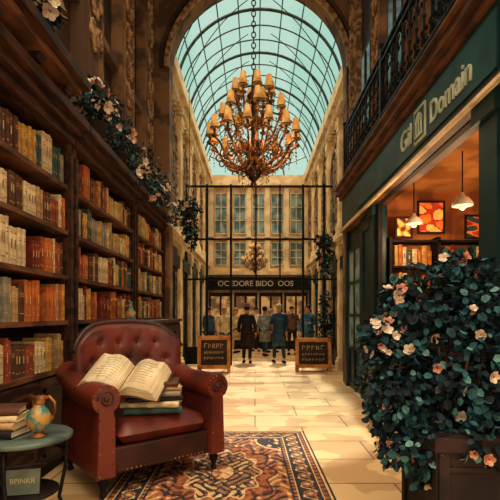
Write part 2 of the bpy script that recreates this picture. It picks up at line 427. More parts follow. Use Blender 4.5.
# sideboard
e=top('sideboard','long dark wooden sideboard cabinet in front of bookcases','cabinet',(-1.6,6.95,0))
B().box(-.0,.13,-1.85,1.85,0,1.26).obj('body',WOODD,e)
B().box(-.02,.17,-1.9,1.9,1.26,1.31).obj('countertop',WOOD,e,bev=.006)
for i in range(5):
    y=-1.82+i*.73; b=B().box(.13,.15,y+.01,y+.72,.08,1.2); b.box(.15,.165,y+.08,y+.11,.18,1.1); b.box(.15,.165,y+.62,y+.65,.18,1.1); b.box(.15,.165,y+.08,y+.65,1.07,1.1); b.box(.15,.165,y+.08,y+.65,.18,.21)
    d=b.obj('door',WOOD,e); B().ball((.165,y+.67,.65),.016,8,5).obj('knob',BRASS,d)

# upper wall shelf
SZ=3.5
e=top('wall_shelf','thick dark wooden wall shelf with corbels above bookcase','shelf',(-2.13,2.9,SZ))
B().box(0,.64,-1.0,1.2,-.08,0).obj('board',WOOD,e,bev=.01)
B().box(0,.58,-1.0,1.14,-.14,-.08).obj('moulding',WOOD2,e,bev=.008)
for y in(-.6,-.05,.5,1.0):
    b=B(); b.prism([(.05,-.14),(.54,-.14),(.5,-.18),(.4,-.2),(.3,-.229),(.05,-.229)],lambda u,v,w_:(u,w_,v),y-.05,y+.05); b.obj('corbel',WOOD,e)
def crate(loc,sx,sy,sz,label):
    e=top('wooden_crate',label,'crate',loc)
    for z in(0,sz/2): 
        b=B()
        b.box(-sx/2,sx/2,-sy/2,-sy/2+.015,z+.01,z+sz/2-.02); b.box(-sx/2,sx/2,sy/2-.015,sy/2,z+.01,z+sz/2-.02)
        b.box(sx/2-.015,sx/2,-sy/2,sy/2,z+.01,z+sz/2-.02); b.box(-sx/2,-sx/2+.015,-sy/2,sy/2,z+.01,z+sz/2-.02)
        b.obj('slat',WOOD2,e)
    B().box(-sx/2,sx/2,-sy/2,sy/2,0,.012).obj('bottom',WOOD2,e)
crate((-1.72,2.95,SZ+.002),.34,.36,.3,'brown slatted wooden crate on high wall shelf')

# ---------------------------------------------------------------- foliage
def leafmesh(b,p,d,up,sz,mi):
    d=d.normalized(); s_=d.cross(up)
    if s_.length<1e-3: s_=d.orthogonal()
    s_=s_.normalized(); n=s_.cross(d)
    q=[p, p+d*sz*.3+s_*sz*.36+n*sz*.08, p+d*sz*.72+s_*sz*.3+n*sz*.02, p+d*sz, p+d*sz*.72-s_*sz*.3+n*sz*.02, p+d*sz*.3-s_*sz*.36+n*sz*.08, p+d*sz*.5-n*sz*.04]
    b.add(q,[(0,1,6),(1,2,6),(2,3,6),(3,4,6),(4,5,6),(5,0,6)],mi)
def foliage(parent,blobs,n,sz,name='foliage',wts=(5,4,2,4)):
    b=B(); tot=sum(r[0]*r[1]+r[2]*r[1] for c,r in blobs)
    for c,r in blobs:
        k=int(n*(r[0]*r[1]+r[2]*r[1])/tot)
        for _ in range(k):
            v=Vector((random.gauss(0,1),random.gauss(0,1),random.gauss(0,1))).normalized()
            q=U(.55,1.12)
            p=Vector(c)+Vector((v.x*r[0],v.y*r[1],v.z*r[2]))*q
            d=(v+Vector((U(-.9,.9),U(-.9,.9),U(-1.1,.5)))); up=Vector((U(-1,1),U(-1,1),1))
            cl=sin(p.x*19+1)+sin(p.z*17)+sin(p.y*21+2)
            ww=list(wts)
            if cl>.5: ww[2]*=3.5; ww[1]*=1.8; ww[3]*=.3
            elif cl<-.6: ww[2]*=.1; ww[3]*=2.5
            mi=random.choices(range(4),ww)[0]
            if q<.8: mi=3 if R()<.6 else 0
            leafmesh(b,p,d,v+up*.3,sz*U(.6,1.25),mi)
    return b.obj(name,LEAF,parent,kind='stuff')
def flower_mesh(m,sz):
    b=B()
    for k in range(5):
        a=2*pi*k/5; d=Vector((cos(a),sin(a),.4)).normalized(); s_=Vector((-sin(a),cos(a),0))
        def pet(g,off):
            q=[Vector((0,0,0)),d*sz*.35+s_*sz*.34,d*sz*.75+s_*sz*.4,d*sz+s_*sz*.12,d*sz*.96-s_*sz*.2,d*sz*.7-s_*sz*.42,d*sz*.35-s_*sz*.34]
            b.add([v*g+off for v in q],[(0,1,2,3,4,5,6)],0)
        pet(1,Vector((0,0,0))); pet(.6,Vector((0,0,sz*.14)))
    b.ball((0,0,sz*.15),sz*.13,6,4,1)
    return b.mesh('flower',[m,BRASS])
FC=flower_mesh(PETC,.038); FP=flower_mesh(PETP,.034)
def flowers(parent,blobs,n,sc=1,pink=.4,bias=None):
    for _ in range(n):
        c,r=random.choice(blobs)
        v=Vector((random.gauss(0,1),random.gauss(0,1)-.5,random.gauss(0,1)+.2)).normalized()
        if bias: v=(v+Vector(bias)).normalized()
        p=Vector(c)+Vector((v.x*r[0],v.y*r[1],v.z*r[2]))*1.03
        tv=(v+Vector((U(-.7,.7),U(-.7,.7),U(-.4,.8)))).normalized()
        o=mk('flower',FP if R()<pink else FC,parent,p,tv.to_track_quat('Z','Y').to_euler()); k=sc*U(.6,1.25); o.scale=(k,k,k*U(.8,1.6))

PB=top('potted_flowering_bush','large dark blue-green flowering shrub in a dark wooden planter','plant',(1.2,2.85,0))
b=B().box(-.3,.3,-.3,.3,.04,.66); b.box(-.33,.33,-.33,.33,.62,.7); b.box(-.33,.33,-.33,.33,0,.08)
for s1 in(-1,1):
    b.box(s1*.27-.03,s1*.27+.03,-.315,-.3,.08,.62); b.box(-.315,-.3,s1*.27-.03,s1*.27+.03,.08,.62)
b.box(-.24,.24,-.31,-.3,.5,.53);b.box(-.24,.24,-.31,-.3,.17,.2)
b.obj('planter',TERRA,PB,loc=(.14,0,0),bev=.006)
b=B()
for k in range(9):
    a=k*.7; b.tube([(0.05*cos(a),.05*sin(a),.66),(.15*cos(a),.15*sin(a),.9),(.25*cos(a),.25*sin(a),1.2)],[.015,.012,.006],5)
b.obj('stem',WOOD,PB)
bl=[((0.02,0,1.1),(.36,.3,.42)),((-.28,.0,1.0),(.24,.22,.28)),((-.1,.0,1.46),(.26,.24,.22)),((.2,.0,1.42),(.22,.26,.26)),((.2,-.02,.84),(.2,.24,.26)),((-.34,-.02,.78),(.14,.14,.16)),((-.2,-.15,.62),(.16,.15,.18)),((-.4,-.02,1.24),(.12,.14,.14)),((.08,0,1.68),(.14,.14,.1)),((-.3,0,1.5),(.1,.1,.09)),((-.16,-.12,.46),(.08,.08,.12)),((.28,-.1,1.62),(.1,.1,.1)),((.12,-.28,.68),(.16,.1,.12)),((-.36,-.05,.56),(.07,.08,.1))]
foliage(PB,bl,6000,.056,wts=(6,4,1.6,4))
flowers(PB,bl,66,1,.42,bias=(-.3,-.5,0.1))

def ledge_plant(loc,r,nleaf,nfl,label,pink=.3,drop=0,sz=.055):
    e=top('potted_flowering_plant',label,'plant',loc)
    pr=r*.45
    B().lathe([(pr*.7,0),(pr*.95,.14),(pr*1.05,.15),(pr*1.05,.18),(pr*.9,.18)],12).obj('pot',TERRA,e)
    blb=[((0,0,.2+r*.7),(r*.8,r,r*.75)),((.1*r,r*.6,.25+r*.4),(r*.6,r*.6,r*.5)),((.1*r,-r*.6,.25+r*.5),(r*.6,r*.6,r*.5))]
    if drop:
        for k in range(3): blb.append(((.3+.01*k,U(-.1,.1),.1-drop*(k+.5)/3),(r*.28,r*.5,drop/5)))
    foliage(e,blb,nleaf,sz); flowers(e,blb,nfl,1.5,pink,bias=(.5,-.3,.2))
    return e
ledge_plant((-1.72,3.5,SZ+.002),.22,450,36,'white flowering plant on the high dark wall shelf',.05)
lp='teal trailing plant with cream flowers on bookcase top'
ledge_plant((-1.72,4.85,3.272),.27,500,26,lp,.1)
ledge_plant((-1.76,5.75,3.272),.3,550,26,lp,.15,drop=.3)
ledge_plant((-1.78,6.9,3.272),.34,600,16,lp,.3,drop=.3)
ledge_plant((-1.78,8.1,3.272),.34,600,14,lp,.2,drop=.35)
def hanging(loc,zt,r,label):
    e=top('hanging_plant_basket',label,'plant',loc)
    B().lathe([(.03,-.02),(r*.5,.02),(r*.7,.14),(r*.7,.17)],12).obj('basket',BRASSD,e)
    b=B()
    for k in range(3):
        a=2*pi*k/3; b.tube([(r*.68*cos(a),r*.68*sin(a),.16),(0,0,.75)],.006,4)
    b.tube([(0,0,.75),(0,0,zt-loc[2])],.007,4); b.obj('cable',IRON,e)
    blb=[((0,0,.2),(r,r,r*.7)),((0,0,-.15),(r*.8,r*.8,.28)),((.05,0,-.45),(r*.45,r*.4,.25))]
    foliage(e,blb,600,.085); flowers(e,blb,8,1.8,.2)
hanging((-1.42,9.75,3.5),6.3,.22,'trailing green plant in a hanging basket beside cream facade')
hanging((1.8,11.7,3.1),6.3,.2,'trailing green plant in a hanging basket near iron screen')
e=top('potted_topiary','tall narrow dark green shrub in a pot beside iron screen','plant',(1.86,11.9,0))
B().lathe([(.12,0),(.17,.3),(.19,.31),(.19,.36),(.16,.36)],14).obj('pot',TERRA,e)
B().tube([(0,0,.3),(0,0,1.0)],.02,6).obj('trunk',WOOD,e)
foliage(e,[((0,0,.75),(.2,.2,.38)),((0,0,1.3),(.18,.18,.4)),((0,0,1.75),(.12,.12,.25))],900,.075)

# ---------------------------------------------------------------- right shop front
FX=1.78
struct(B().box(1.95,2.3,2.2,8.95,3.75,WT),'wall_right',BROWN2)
for (y0,y1) in [(3.0,3.7),(5.0,5.6),(6.6,7.2),(8.2,8.85)]:
    b=B(); pilaster(b,1.95,1.85,y0,y1,4.0,8.5); struct(b,'trim_%d'%tn,BROWN if y0<8 else CREAM2); tn+=1
    carving('wall_carving',lambda u,v:(1.83,u,v),y0+.08,y1-.08,5.1,7.8,'carved stone acanthus scroll relief on a pilaster',CREAM2)
for i,(y0,y1) in enumerate([(3.9,4.8),(5.75,6.45),(7.35,8.05)]):
    b=B(); b.box(1.9,1.95,y0,y1,4.1,6.0,0); b.box(1.89,1.9,y0+.07,y1-.07,4.1,5.9,1); b.box(1.87,1.9,(y0+y1)/2-.02,(y0+y1)/2+.02,4.1,5.9,0)
    struct(b,'window_%d'%wn,[WOOD,TEALGL]); wn+=1
b=B(); b.box(FX,1.9,6.55,6.8,0,3.05); b.box(FX-.05,FX,6.58,6.77,.3,2.85); b.box(FX-.08,FX,6.55,6.8,0,.3); b.box(FX-.08,FX,6.55,6.8,2.85,3.05)
b.box(FX,2.0,6.8,7.5,0,3.05)
for z0,z1 in((.35,1.2),(1.35,2.8)):
    b.box(FX-.03,FX,6.86,6.92,z0,z1);b.box(FX-.03,FX,7.36,7.42,z0,z1);b.box(FX-.03,FX,6.86,7.42,z0,z0+.07);b.box(FX-.03,FX,6.86,7.42,z1-.07,z1)
b.box(FX,2.0,7.5,7.6,0,3.05); b.box(FX,2.0,8.75,8.95,0,3.05); b.box(FX+.06,2.0,7.6,8.75,2.7,3.05)
b.box(FX,2.0,2.2,3.5,0,3.05); b.box(FX-.06,FX,3.2,3.46,.3,2.85); b.box(FX-.1,FX,3.16,3.5,0,.3); b.box(FX-.1,FX,3.16,3.5,2.85,3.05)
b.box(FX,1.95,3.5,6.55,0,.5)
struct(b,'wall_right',GREEN)
b=B(); b.box(FX+.05,FX+.1,7.6,8.75,0,2.7,0); b.box(FX+.03,FX+.05,7.72,8.63,.8,2.55,1)
for z in(.75,1.35,1.95,2.55): b.box(FX+.01,FX+.05,7.66,8.69,z,z+.05,0)
for y in(7.66,8.15,8.64): b.box(FX+.01,FX+.05,y,y+.05,.1,2.6,0)
struct(b,'door_5',[GREEN,WINGL])
b=B(); b.box(FX,FX+.06,3.5,3.56,.5,3.05); b.box(FX,FX+.06,6.5,6.55,.5,3.05); b.box(FX,FX+.06,3.5,6.55,.5,.58); b.box(FX,FX+.06,3.5,6.55,2.99,3.05)
struct(b,'window_%d'%wn,WOODD); wn+=1
b=B(); b.box(1.66,2.0,2.2,8.9,3.62,3.7); b.box(1.6,2.0,2.2,8.9,3.7,3.8); b.box(1.56,2.0,2.2,8.9,3.8,3.84)
b.box(1.66,1.95,2.2,8.9,3.0,3.06)
struct(b,'trim_%d'%tn,WOOD2,bev=.008); tn+=1
b=B(); b.box(1.64,1.95,2.2,8.9,3.84,3.93); struct(b,'trim_%d'%tn,BROWN); tn+=1
b=B(); b.box(1.62,1.66,2.2,8.9,2.97,3.0); struct(b,'trim_%d'%tn,CREAM); tn+=1
sg=top('shop_sign','dark green shop fascia with pale green-cream lettering and square emblem','sign',(1.74,5.2,3.33))
B().box(-.04,.2,-2.9,3.6,-.27,.28).obj('board',GREEN,sg)
B().box(-.055,-.04,-2.05,2.2,-.2,.22).obj('name_panel',GREENL,sg)
SGL=mat('sage_lettering',(206,214,186),(184,196,168))
me=text_mesh('Domain',.3,.008); me.materials.append(SGL); o=mk('lettering',me,sg,(-.062,-1.3,-.02),(pi/2,0,-pi/2)); o.scale=(.88,1,1)
me=text_mesh('Gil',.32,.008); me.materials.append(SGL); o=mk('lettering',me,sg,(-.062,-.2,0),(pi/2,0,-pi/2))
b=B()
b.box(-.07,-.055,-.05,.25,-.17,.18,0); b.box(-.075,-.07,-.025,.225,-.14,.15,1); b.box(-.08,-.075,.0,.2,-.12,-.09,0); b.box(-.08,-.075,.0,.2,.04,.06,0)
for y in(.01,.08,.15): b.box(-.08,-.075,y,y+.035,-.09,.04,0)
b.prism([(.0,.07),(.2,.07),(.1,.13)],lambda u,v,w_:(w_,u,v),-.08,-.075,0)
b.obj('emblem',[SGL,GREEN],sg,loc=(0,-.72,0))
rl=top('balcony_railing','ornate black wrought iron balcony railing above the shop fascia','railing',(1.72,5.9,3.93))
for z in(.03,.16,.88,1.0): B().box(-.02,.02,-2.3,2.7,z-.015,z+.015).obj('rail',IRON,rl)
b=B(); P=lambda u,v:(0,u,v)
b.tube([(0,0,.03),(0,0,1.0)],.013,5)
for sgn in(1,-1):
    b.tube(spiral((sgn*.055,.66),.055,1.2,pi/2,P,sgn,14),.011,4); b.tube(spiral((sgn*.055,.34),.055,1.2,-pi/2,P,-sgn,14),.011,4)
    b.tube([(0,sgn*.0,.72),(0,sgn*.09,.8),(0,0,.88)],.01,4); b.tube([(0,0,.18),(0,sgn*.09,.24),(0,0,.3)],.01,4)
b.ball((0,0,.5),(.02,.035,.035),8,5)
me=b.mesh('baluster',[IRON])
for i in range(23): mk('baluster',me,rl,(0,-2.2+i*.218,0))
for y in(-2.3,.2,2.7):
    b=B(); b.box(-.03,.03,y-.03,y+.03,0,1.05); b.ball((0,y,1.1),.045,8,6); b.obj('post',IRON,rl)

# shop interior
SW=mat('warm_plaster',(186,112,60),(140,80,46),scale=2)
struct(B().box(2.0,4.4,7.0,7.1,0,3.3),'wall_far',SW)
struct(B().box(4.3,4.4,2.6,7.0,0,3.3),'wall_side',SW)
struct(B().box(2.0,4.3,2.6,2.7,0,3.3),'wall_near',SW)
struct(B().box(2.0,4.3,2.7,7.0,3.3,3.4),'ceiling',mat('warm_ceiling',(216,146,82),(176,110,60),scale=2))
def picture(loc,w_,h_,cs,seed,lab,rotz=0):
    e=top('framed_picture',lab,'picture',loc,(0,0,rotz)); rr=random.Random(seed)
    b=B(); b.box(-w_/2-.03,w_/2+.03,-.015,.01,-h_/2-.03,-h_/2); b.box(-w_/2-.03,w_/2+.03,-.015,.01,h_/2,h_/2+.03); b.box(-w_/2-.03,-w_/2,-.015,.01,-h_/2,h_/2); b.box(w_/2,w_/2+.03,-.015,.01,-h_/2,h_/2)
    b.obj('frame',WOODD,e)
    b=B(); nx,nz=20,24; a1,a2=rr.uniform(2,6),rr.uniform(2,6)
    for i in range(nx):
        for j in range(nz):
            x0=-w_/2+w_*i/nx; z0=-h_/2+h_*j/nz; x1=x0+w_/nx; z1=z0+h_/nz
            v=sin(i*a1/9+1.3*sin(j*.3))+sin(j*a2/10+i*.15+seed); mi=0 if v>.4 else 1 if v>-.5 else 2
            b.add([(x0,0,z0),(x1,0,z0),(x1,0,z1),(x0,0,z1)],[(0,1,2,3)],mi)
    b.obj('canvas',cs,e)
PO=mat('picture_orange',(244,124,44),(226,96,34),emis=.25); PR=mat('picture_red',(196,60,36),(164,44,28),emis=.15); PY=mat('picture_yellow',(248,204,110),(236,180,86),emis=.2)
e=top('display_shelf','dark shop display shelving against warm plaster wall','shelf',(2.75,6.98,0))
ZS=(.4,.9,1.35,1.75,2.12,2.5)
for z in ZS: B().box(-.72,1.4,-.3,0,z-.03,z).obj('shelf',WOODD,e)
for x in(-.75,-.03,.7,1.4): B().box(x,x+.04,-.3,0,0,2.55).obj('upright',WOODD,e)
picture((2.66,6.8,2.86),.36,.44,[PO,PR,PY],3,'abstract orange and red framed picture above the shop shelving')
picture((2.2,6.66,2.68),.2,.26,[PY,PO,MC['cover_brown']],5,'small yellow and orange framed picture on top shelf')
picture((3.3,6.66,2.69),.34,.3,[MC['cover_teal'],PO,PR],8,'teal and orange framed picture on top shelf')
for z in(2.12,1.75,1.35,.9):
    x=2.1
    while x<3.35:
        if R()<.12: x+=.1; continue
        t=U(.04,.075); c=random.choice(['orange','gold','rust','red','cream','orange','teal'])
        if abs(x+t/2-2.74)<.07 or abs(x+t/2-3.47)<.07: x+=.1; continue
        o=mk('book',bm_[(c,random.randint(0,1))],None,(x+t/2,6.76,z+.0005),(0,0,-pi/2)); o.scale=(.8,t/.04,U(.75,1.08)); o['label']='%s bound book on shop display shelf'%c; o['category']='book'; o['group']='books on shop shelving'; x+=t+.008
def pendant(loc,r,zt,label):
    e=top('pendant_lamp',label,'lamp',loc)
    B().lathe([(r,0),(r*.95,r*.3),(r*.6,r*.75),(r*.2,r),(r*.15,r*1.3)],16).obj('lamp_shade',mat('cream_enamel',(226,206,168),(200,172,130),emis=.1),e)
    B().ball((0,0,-.005),r*.35,8,6).obj('bulb',SHADE,e); B().tube([(0,0,r*1.2),(0,0,zt-loc[2])],.008,5).obj('cord',IRON,e)
    point((loc[0],loc[1],loc[2]-.12),28)
pendant((2.42,5.25,2.66),.12,3.3,'cream dome pendant lamp hanging in shop')
pendant((2.12,6.0,2.6),.11,3.3,'cream dome pendant lamp near shop window')
pendant((3.0,4.4,2.6),.12,3.3,'cream dome pendant lamp deeper in shop')

# ---------------------------------------------------------------- chandelier
def chandelier(loc,zt,sc,n1,n2,label,lights):
    e=top('chandelier',label,'chandelier',loc); e.scale=(sc,)*3
    prof=[(.01,-.02),(.05,.02),(.03,.06),(.09,.12),(.13,.2),(.06,.28),(.04,.36),(.1,.44),(.16,.5),(.1,.58),(.04,.66),(.035,.8),(.08,.86),(.1,.92),(.04,1.0),(.03,1.2),(.07,1.27),(.1,1.32),(.04,1.4),(.025,1.62),(.01,1.66)]
    B().lathe(prof,14).obj('central_stem',BRASSD,e)
    b=B(); z=1.64; zt2=(zt-loc[2])/sc; k=0
    while z<zt2-.03:
        pl=[(.03*cos(2*pi*j/8),0,z+.04+.05*sin(2*pi*j/8)) if k%2 else (0,.03*cos(2*pi*j/8),z+.04+.05*sin(2*pi*j/8)) for j in range(9)]
        b.tube(pl,.009,4); z+=.078; k+=1
    b.lathe([(.09,zt2-.06),(.1,zt2-.01),(.1,zt2)],12)
    b.obj('chain',BRASSD,e)
    def armmesh(r,z0,dip,zc):
        b=B(); pts=[]
        for i in range(15):
            t=i/14; x=.05+(r-.05)*t; z=z0-dip*sin(pi*min(1,t*1.15))+(zc-z0)*t**2.2; pts.append((x,0,z))
        b.tube(pts,[.022-.008*i/14 for i in range(15)],6)
        P=lambda u,v:(u,0,v)
        b.tube(spiral((r*.55,z0+.06),r*.17,1.4,-pi/2,P,1,18),.013,5); b.tube(spiral((r*.78,z0-dip*.2),r*.12,1.3,pi,P,-1,16),.011,5)
        b.tube(spiral((r*.33,z0-dip*.9),r*.13,1.3,pi/2,P,1,16),.012,5)
        b.lathe([(.012,-.02),(.045,0),(.055,.02),(.018,.025),(.02,.03),(.018,.12)],8,(r,0,zc))
        return b.mesh('arm',[BRASS])
    b=B(); h,ra,rb=.19,.04,.068
    b.lathe([(rb,0),(ra,h),(ra-.006,h),(rb-.006,0.002)],10,mi=0)
    b.lathe([(rb+.003,0),(rb+.003,.012)],10,mi=1); sm1=b.mesh('lamp_shade',[SHADE,BRASSD])
    for n,r,z0,dip,zc,off in((n1,.64,.42,.2,.6,.1),(n1//2,.46,.66,.14,.94,.35),(n2,.27,.98,.12,1.26,.2)):
        am=armmesh(r,z0,dip,zc)
        for i in range(n):
            a=off+2*pi*i/n
            mk('arm',am,e,(0,0,0),(0,0,a)); mk('lamp_shade',sm1,e,(r*cos(a),r*sin(a),zc+.11),(0,0,a))
    b=B()
    def drop(p,s_): 
        b.add([(p[0],p[1],p[2]+s_*1.3),(p[0]+s_*.5,p[1],p[2]),(p[0],p[1]+s_*.5,p[2]),(p[0]-s_*.5,p[1],p[2]),(p[0],p[1]-s_*.5,p[2]),(p[0],p[1],p[2]-s_*1.5)],[(0,1,2),(0,2,3),(0,3,4),(0,4,1),(5,2,1),(5,3,2),(5,4,3),(5,1,4)])
    for n,r,zc in((n1,.64,.56),(n1//2,.46,.9),(n2,.27,1.22)):
        for i in range(n):
            a0=2*pi*i/n; a1=2*pi*(i+1)/n
            for k in range(9):
                t=k/8; a=a0+(a1-a0)*t; rr=r*(1-.1*sin(pi*t)); drop((rr*cos(a),rr*sin(a),zc-.12*sin(pi*t)),.014)
            for k in range(4): drop((r*cos(a0+.1),r*sin(a0+.1),zc-.05-.05*k),.018)
            for k in range(8):
                t=k/8; rr=r*(1-t)+.08*t; drop((rr*cos(a0),rr*sin(a0),zc+.06+(.4)*t*t),.012)
    for ring,(r,z) in enumerate([(.3,.2),(.22,.08),(.42,.3),(.14,-.02)]):
        for i in range(int(r*60)):
            a=2*pi*i/int(r*60); drop((r*cos(a),r*sin(a),z),.02)
            drop((r*cos(a),r*sin(a),z+.06),.012)
    b.obj('crystal_drop',CRYST,e,kind='stuff')
    for k in range(lights):
        a=2*pi*k/lights; point((loc[0]+.45*sc*cos(a),loc[1]+.45*sc*sin(a),loc[2]+.55*sc),5*sc)
chandelier((-.02,6.5,3.25),WT,.98,14,8,'large ornate brass chandelier with amber shades and crystal drops',4)
chandelier((0,14.6,2.7),SPR+GRAD-.06,.62,10,6,'smaller brass chandelier hanging in the arcade beyond screen',0)

# ---------------------------------------------------------------- rug
RC=[mat('rug_navy',(48,46,54),(38,34,42),scale=40),mat('rug_rust',(172,104,64),(142,80,50),scale=40),mat('rug_cream',(220,186,138),(196,156,108),scale=40),mat('rug_maroon',(96,54,42),(78,42,36),scale=40),mat('rug_tan',(166,124,84),(138,98,66),scale=40)]
W_,L_=1.76,2.75; nx,ny=190,290; b=B(); vs=[];fs=[];ms_=[]
for j in range(ny+1):
    for i in range(nx+1): vs.append((-W_/2+W_*i/nx,-L_/2+L_*j/ny,.012))
def rugc(x,y):
    ax,ay=abs(x),abs(y); dx,dy=W_/2-ax,L_/2-ay; de=min(dx,dy); s=y if dx<dy else x
    if de<.02: return 0
    if de<.035: return 2
    if de<.045: return 0
    if de<.08: return 1 if sin(s*75)>.0 else 3
    if de<.09: return 2
    if de<.27:
        q=(de-.18)/.085; ph=(s*5.2)%1-.5; r=math.hypot(ph*2.2,q)
        if r<.25: return 2
        if r<.5: return 1 if cos(6*math.atan2(q,ph*2.2))>-.2 else 0
        if r<.62: return 4
        if abs(q-.65*sin(s*5.2*2*pi))<.12: return 2
        if abs(q+.5*sin(s*5.2*2*pi+1))<.1 : return 1
        return 0
    if de<.28: return 2
    if de<.31: return 3 if sin(s*90)>-.2 else 4
    if de<.32: return 0
    r=math.hypot(x/.42,y/.8); a=math.atan2(y/.8,x/.42); rm=1+.09*cos(12*a)
    f=sin(36*x+2.4*sin(17*y))*sin(28*y+2.4*sin(23*ax))
    g_=sin(52*ax+3*sin(24*y))+sin(47*y+3*sin(21*ax))
    if r<.22: return 2 if f>0 else 1
    if r<.25: return 0
    if r<rm*.72:
        return 2 if f>.4 else 4 if f<-.5 else 1 if abs(g_)<.12 else 0
    if r<rm*.76: return 2
    if r<rm: return 1 if f>-.1 else 3
    if r<rm*1.05: return 0
    cx,cy=ax-(W_/2-.32),ay-(L_/2-.32); rc=math.hypot(cx/.3,cy/.45)
    if rc<.85: return 0 if f>-.2 else 2
    if rc<.92: return 2
    return 2 if f>.6 else 0 if f<-.55 else 4 if abs(g_)<.16 else 3 if f<-.3 else 1
for j in range(ny):
    for i in range(nx):
        o=j*(nx+1)+i; fs.append((o,o+1,o+nx+2,o+nx+1)); ms_.append(rugc(vs[o][0]+W_/nx/2,vs[o][1]+L_/ny/2))
b.v=[Vector(v) for v in vs]; b.f=[list(f) for f in fs]; b.m=ms_; b.s=[False]*len(fs)
b.box(-W_/2,W_/2,-L_/2,L_/2,.001,.0115,0)
RG=top('persian_rug','patterned rust, navy and cream oriental rug on stone floor','rug',(-.28,3.95,0),(0,0,math.radians(1)))
b.obj('pile',RC,RG)
b=B()
for i in range(70):
    x=-W_/2+W_*(i+.5)/70
    for s1 in(1,-1): b.box(x-.006,x+.006,s1*L_/2-.0,s1*L_/2+s1*.05,.001,.006)
b.obj('fringe',mat('fringe_cream',(214,190,150),(190,160,120)),RG,kind='stuff')

# ---------------------------------------------------------------- armchair
CHX,CHY,CHR=-1.03,4.05,math.radians(39)
ch=top('tufted_armchair','oxblood leather button-tufted armchair with scrolled arms on rug','armchair',(CHX,CHY,.0125),(0,0,CHR))
nu,nv=44,40; bt=[]
for r in range(4):
    for c in range(5 if r%2==0 else 4):
        bt.append((-.36+.18*c+(0 if r%2==0 else .09),.64+.16*r))
def backy(x,z): return .27+.12*(z-.4)-.12*(abs(x)/.5)**2.5
def topz(u): return 1.31-.05*abs(u)**2-.2*abs(u)**5
vs=[];fs=[]
def bp(u,v,side):
    x=.53*u*(1-.06*(1-v)); z=.36+(topz(u)-.36)*v
    ed=max(abs(u)**5,(2*abs(v-.5))**7); t=.1*math.sqrt(max(0,1-min(1,ed)**1.6)) 
    if side<0:
        dd=min((math.hypot(x-q[0],(z-q[1])) for q in bt)); 
        t-=.035*math.exp(-(dd/.03)**2)
        p1=((x)/.18+(z-.64)/.32)%1; p2=((x)/.18-(z-.64)/.32)%1
        cr_=min(min(p1,1-p1),min(p2,1-p2))
        if abs(u)<.85 and .28<v<.93: t-=.009*math.exp(-(cr_/.06)**2)
        return (x,backy(x,z)-max(t,-.0),z)
    return (x,backy(x,z)+t*.8,z)
for sd in(-1,1):
    for j in range(nv+1):
        for i in range(nu+1): vs.append(bp(-1+2*i/nu,j/nv,sd))
o2=(nu+1)*(nv+1)
for j in range(nv):
    for i in range(nu):
        a=j*(nu+1)+i; fs.append((a,a+1,a+nu+2,a+nu+1)); fs.append((o2+a,o2+a+nu+1,o2+a+nu+2,o2+a+1))
b=B(); b.add(vs,fs,0,True); bk_=b.obj('backrest',LEATH,ch)
bb=B(); bb.ball((0,0,0),(.014,.009,.014),8,5); bme=bb.mesh('button',[LEATHD])
for q in bt: mk('button',bme,bk_,(q[0],backy(q[0],q[1])-.069,q[1]))
b=B(); pts=[]
for i in range(25):
    u=-1+2*i/24; x=.53*u; z=topz(u); pts.append((x,backy(x,z)-.01,z+.0))
b.tube(pts,.028,8); b.obj('crest_rail',LEATHD,ch)
def pillow(b,x0,x1,y0,y1,z0,z1,n=14,puff=.03,mi=0):
    vs=[];fs=[]
    for sd in(0,1):
        for j in range(n+1):
            for i in range(n+1):
                u=-1+2*i/n; v=-1+2*j/n; ed=max(abs(u),abs(v))
                x=(x0+x1)/2+(x1-x0)/2*u; y=(y0+y1)/2+(y1-y0)/2*v
                zm=(z0+z1)/2; h=(z1-z0)/2*math.sqrt(max(0,1-ed**6)); h+=puff*(1-u*u)*(1-v*v)*(1 if sd else 0)
                vs.append((x,y,zm+(h if sd else -h)))
    o=(n+1)**2
    for j in range(n):
        for i in range(n):
            a=j*(n+1)+i; fs.append((a,a+n+1,a+n+2,a+1)); fs.append((o+a,o+a+1,o+a+n+2,o+a+n+1))
    b.add(vs,fs,mi,True)
b=B(); pillow(b,-.4,.4,-.5,.3,.36,.55); b.obj('seat_cushion',LEATH,ch)
b=B(); b.box(-.43,.43,-.46,.36,.16,.37); b.obj('seat_frame',LEATHD,ch,bev=.02)
b=B()
for i in range(22): b.ball((-.4+.8*i/21,-.463,.185),.008,6,4)
b.obj('nailhead_trim',BRASS,ch,kind='stuff')
